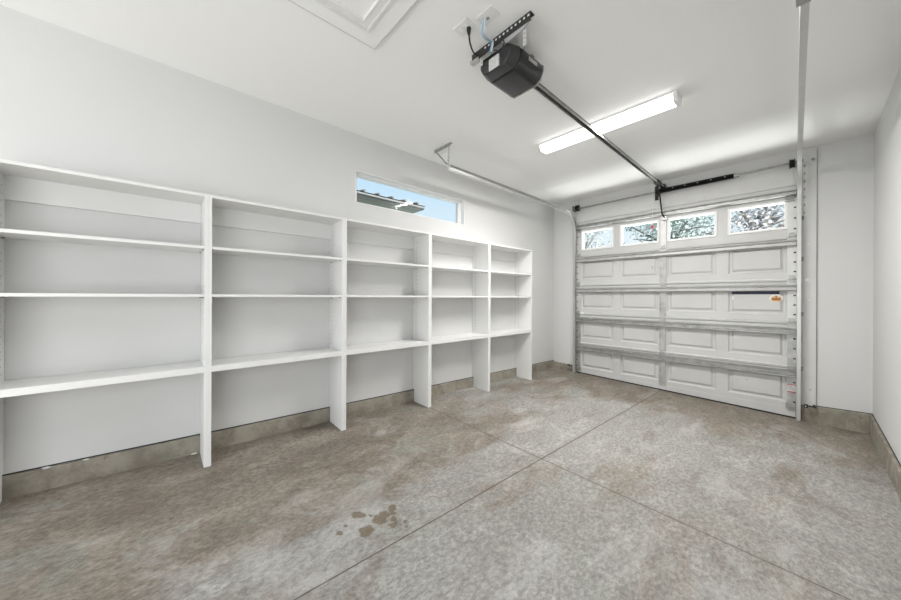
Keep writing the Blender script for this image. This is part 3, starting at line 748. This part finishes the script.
# ------------------------------------------------------------------ ceiling strip lights
def strip_light(x0, x1, y, label):
    t = thing('ceiling_light', label, 'ceiling light', ((x0 + x1) / 2, y, ZC), None)
    bm = BM(); box(bm, (x0, y - .076, ZC), (x1, y + .076, ZC - .016), .002); obj('housing', bm, M['plate'], t)
    bm = BM(); prism(bm, [(y - .070, ZC - .017), (y - .070, ZC - .040), (y - .050, ZC - .074), (y + .050, ZC - .074), (y + .070, ZC - .040), (y + .070, ZC - .017)], 'x', x0 + .028, x1 - .028); obj('lens', bm, M['lens'], t)
    for a, b in ((x0, x0 + .027), (x1 - .027, x1)):
        bm = BM(); prism(bm, [(y - .074, ZC - .0165), (y - .074, ZC - .042), (y - .053, ZC - .078), (y + .053, ZC - .078), (y + .074, ZC - .042), (y + .074, ZC - .0165)], 'x', a, b); obj('end_cap', bm, M['plate'], t)
    lamp('strip_lamp', 'AREA', LAMP_E, ((x0 + x1) / 2, y, ZC - .082), (0, 0, 0), shape='RECTANGLE', size=1.15, size_y=.10, color=(1, .985, .96))
strip_light(-1.955, -.700, 3.09, 'lit white fluorescent strip light on the ceiling, crossed by the opener rail')
# ------------------------------------------------------------------ attic hatch
ah = thing('attic_hatch', 'white attic access hatch with moulded frame in the ceiling', 'hatch', (-1.50, .62, ZC))
hx0, hx1, hy0, hy1 = -1.912, -1.08, .20, 1.045
def ring(bm, i0, i1, z0, z1, bev=.002):
    a0, a1, b0, b1 = hx0 + i0, hx1 - i0, hy0 + i0, hy1 - i0; c0, c1, d0, d1 = hx0 + i1, hx1 - i1, hy0 + i1, hy1 - i1
    box(bm, (a0, b0, z0), (c0, b1, z1), bev); box(bm, (c1, b0, z0), (a1, b1, z1), bev); box(bm, (c0, b0, z0), (c1, d0, z1), bev); box(bm, (c0, d1, z0), (c1, b1, z1), bev)
bm = BM(); ring(bm, 0, .098, ZC, ZC - .014); obj('drywall_surround', bm, M['ceil'], ah)
bm = BM(); ring(bm, .098, .115, ZC, ZC - .026, .004); ring(bm, .115, .150, ZC, ZC - .020, .004); ring(bm, .150, .160, ZC, ZC - .024, .003); obj('moulding', bm, M['plate'], ah)
bm = BM(); box(bm, (hx0 + .160, hy0 + .160, ZC), (hx1 - .160, hy1 - .160, ZC - .006)); obj('panel', bm, M['ceil'], ah)
bm = BM(); ring(bm, -.007, 0, ZC, ZC - .0145, 0); obj('shadow_gap_ring', bm, M['jamb'], ah)  # shade of the gap round the surround, put in as a darker ring

# ------------------------------------------------------------------ small things round the door
def sensor(x, y, s, label):
    zf = fz(x, y)
    t = thing('safety_sensor', label, 'sensor', (x, y, .09), 'black safety sensors at the door tracks')
    bm = BM(); box(bm, (x, y - .004, .090), (x + s * .07, y, .104), .001); box(bm, (x + s * .055, y, .088), (x + s * .075, YD - .031, .106), .001); obj('bracket', bm, M['black'], t)
    bm = BM(); box(bm, (x - s * .008, y - .030, .080), (x + s * .022, y + .004, .112), .004); obj('eye_case', bm, M['rubber'], t)
    bm = BM(); lathe(bm, (x + .004 * s, y - .030, .096), 'y', [(0, .006), (-.003, .005)], 10); obj('lens', bm, M['plate'], t)
sensor(-.026, YD - .09, 1, 'small black safety sensor at the foot of the right door track')
sensor(-2.676, YD - .09, -1, 'small black safety sensor at the foot of the left door track')
YJ = YD - .022
bm = BM(); box(bm, (-.030, YJ, 1.432), (-.002, YJ - .002, 1.462), .0005); tag(solo('paper_sticker', bm, M['plate'], (-.016, YJ, 1.447)), 'small white square sticker on the right jamb board', 'sticker')
for z, x in ((1.231, .004), (1.838, -.008), (.262, .012)):
    bm = BM(); lathe(bm, (x, YJ, z), 'y', [(0, .007), (-.003, .006), (-.004, .003)], 10)
    tag(solo('wall_screw', bm, M['plate'] if z > 1 else M['galvd'], (x, YJ, z)), {1.231: 'white screw cap on the right jamb board just below the square sticker', 1.838: 'white screw cap on the right jamb board above the square sticker',
        .262: 'dark screw head low on the right jamb board'}[z], 'screw', 'screws in the right jamb board')
bm = BM(); lathe(bm, (.025, YJ, 2.745), 'y', [(0, .014), (-.02, .014), (-.022, .008)], 8); tag(solo('bolt', bm, M['galvd'], (.025, YJ, 2.745)), 'dark bolt end on the right jamb board beside the spring shaft', 'bolt')

# ------------------------------------------------------------------ outside
bm = BM(); box(bm, (-40, YD + .2, -.25), (40, 13, -.10)); struct('driveway', bm, M['drive'])
bm = BM(); box(bm, (-60, 13, -.25), (60, 70, -.12)); box(bm, (-60, -30, -.25), (XL - .15, YD + .2, -.12)); struct('lawn', bm, M['grass'])

# the house next door, its eave seen through the high window
EX = -5.5
nh = thing('neighbour_house', 'neighbouring house with a grey tiled eave seen through the high window', 'house', (-9.5, 0, -.12))
bm = BM(); box(bm, (EX - 1.3, -8, -.12), (EX - 8, 3.0, 3.10)); obj('wall', bm, M['stucco'], nh)
bm = BM(); box(bm, (EX - .02, -8.5, 3.085), (EX - 9, 4.17, 3.10)); sf = obj('soffit', bm, M['soffit'], nh)
for k, (a, w) in enumerate(((.10, .05), (.26, .03), (.42, .05), (.62, .04), (.85, .05))):
    bm = BM(); box(bm, (EX - a, -8.5, 3.080), (EX - a - w, 4.16 - a * .2, 3.0855)); obj('soffit_batten', bm, M['fascia'] if k % 2 else M['bark'], sf)
bm = BM(); box(bm, (EX - .02, -8.5, 3.085), (EX, 4.19, 3.165), .003); obj('fascia', bm, M['fascia'], nh)
bm = BM(); box(bm, (EX, 4.17, 3.085), (EX - 9, 4.19, 3.165), .003); obj('fascia', bm, M['fascia'], nh)
bm = BM()
v = [bm.verts.new(c) for c in ((EX + .03, -8.5, 3.165), (EX + .03, 4.22, 3.165), (EX - 9, 4.22, 3.165), (EX - 9, -8.5, 3.165), (EX - 4, -5, 3.75), (EX - 4, .4, 3.75))]
for f in ((0, 1, 5, 4), (1, 2, 5), (2, 3, 4, 5), (3, 0, 4), (3, 2, 1, 0)): bm.faces.new([v[i] for i in f])
rf = obj('roof', bm, M['tile'], nh)
y = 1.6
while y < 4.2:
    bm = BM(); tube(bm, [(EX + .045, y, 3.185), (EX - .40, y, 3.25)], .024, 8); obj('eave_tile', bm, M['tile'], rf); y += .30
bm = BM(); tube(bm, [(EX + .02, -8.5, 3.125), (EX + .02, 4.19, 3.125)], .022, 8); obj('gutter', bm, M['fascia'], nh)

# trees across the street, seen through the door windows
def tree(x, y, h, r, leaf, n, label, seed, size=.22):
    rnd = random.Random(seed)
    t = thing('tree', label, 'tree', (x, y, -.12), 'trees beyond the driveway')
    bm = BM(); top = (x + .3, y, h * .62)
    tube(bm, [(x, y, -.14), (x + .1, y, h * .3), top], [.26, .20, .13], 8); obj('trunk', bm, M['bark'], t)
    bm = BM()
    for k in range(26):
        a = rnd.uniform(0, 2 * PI); l = rnd.uniform(.5, .95) * r; z0 = rnd.uniform(.18, .6) * h
        p1 = (x + math.cos(a) * l * .5, y + math.sin(a) * l * .5, z0 + .15 * h * rnd.random()); p2 = (x + math.cos(a) * l, y + math.sin(a) * l, z0 + rnd.uniform(0, .28) * h)
        tube(bm, [(x + .1, y, z0), p1, p2], [.09, .05, .02], 5)
    obj('branches', bm, M['bark'], t)
    bm = BM()
    cl = [(rnd.gauss(0, .42) * r, rnd.gauss(0, .42) * r, rnd.uniform(.12, 1.0) * h) for _ in range(70)]
    for k in range(n):
        c = cl[k % len(cl)]; p = Vector((x + c[0] + rnd.gauss(0, .38), y + c[1] + rnd.gauss(0, .38), c[2] + rnd.gauss(0, .28)))
        nrm = Vector((rnd.gauss(0, 1), rnd.gauss(0, 1), rnd.gauss(0, 1))).normalized(); a = nrm.orthogonal().normalized(); b = nrm.cross(a); s = size * rnd.uniform(.5, 1)
        bm.faces.new([bm.verts.new(p + a * s * u + b * s * .55 * w) for u, w in ((-.5, 0), (0, .5), (.5, 0), (0, -.5))])
    f = obj('foliage', bm, leaf, t)
tree(-5.4, 21.5, 8.0, 3.1, M['leaf1'], 14000, 'teal green tree outside, filling the two middle door windows', 1, .20)
tree(-7.9, 15.6, 6.2, 1.7, M['leaf3'], 3800, 'pale green tree outside, behind the leftmost door window', 2, .17)
tree(-1.3, 15.0, 6.5, 2.0, M['leaf2'], 9000, 'grey mossy tree outside, behind the rightmost door window', 3, .14)
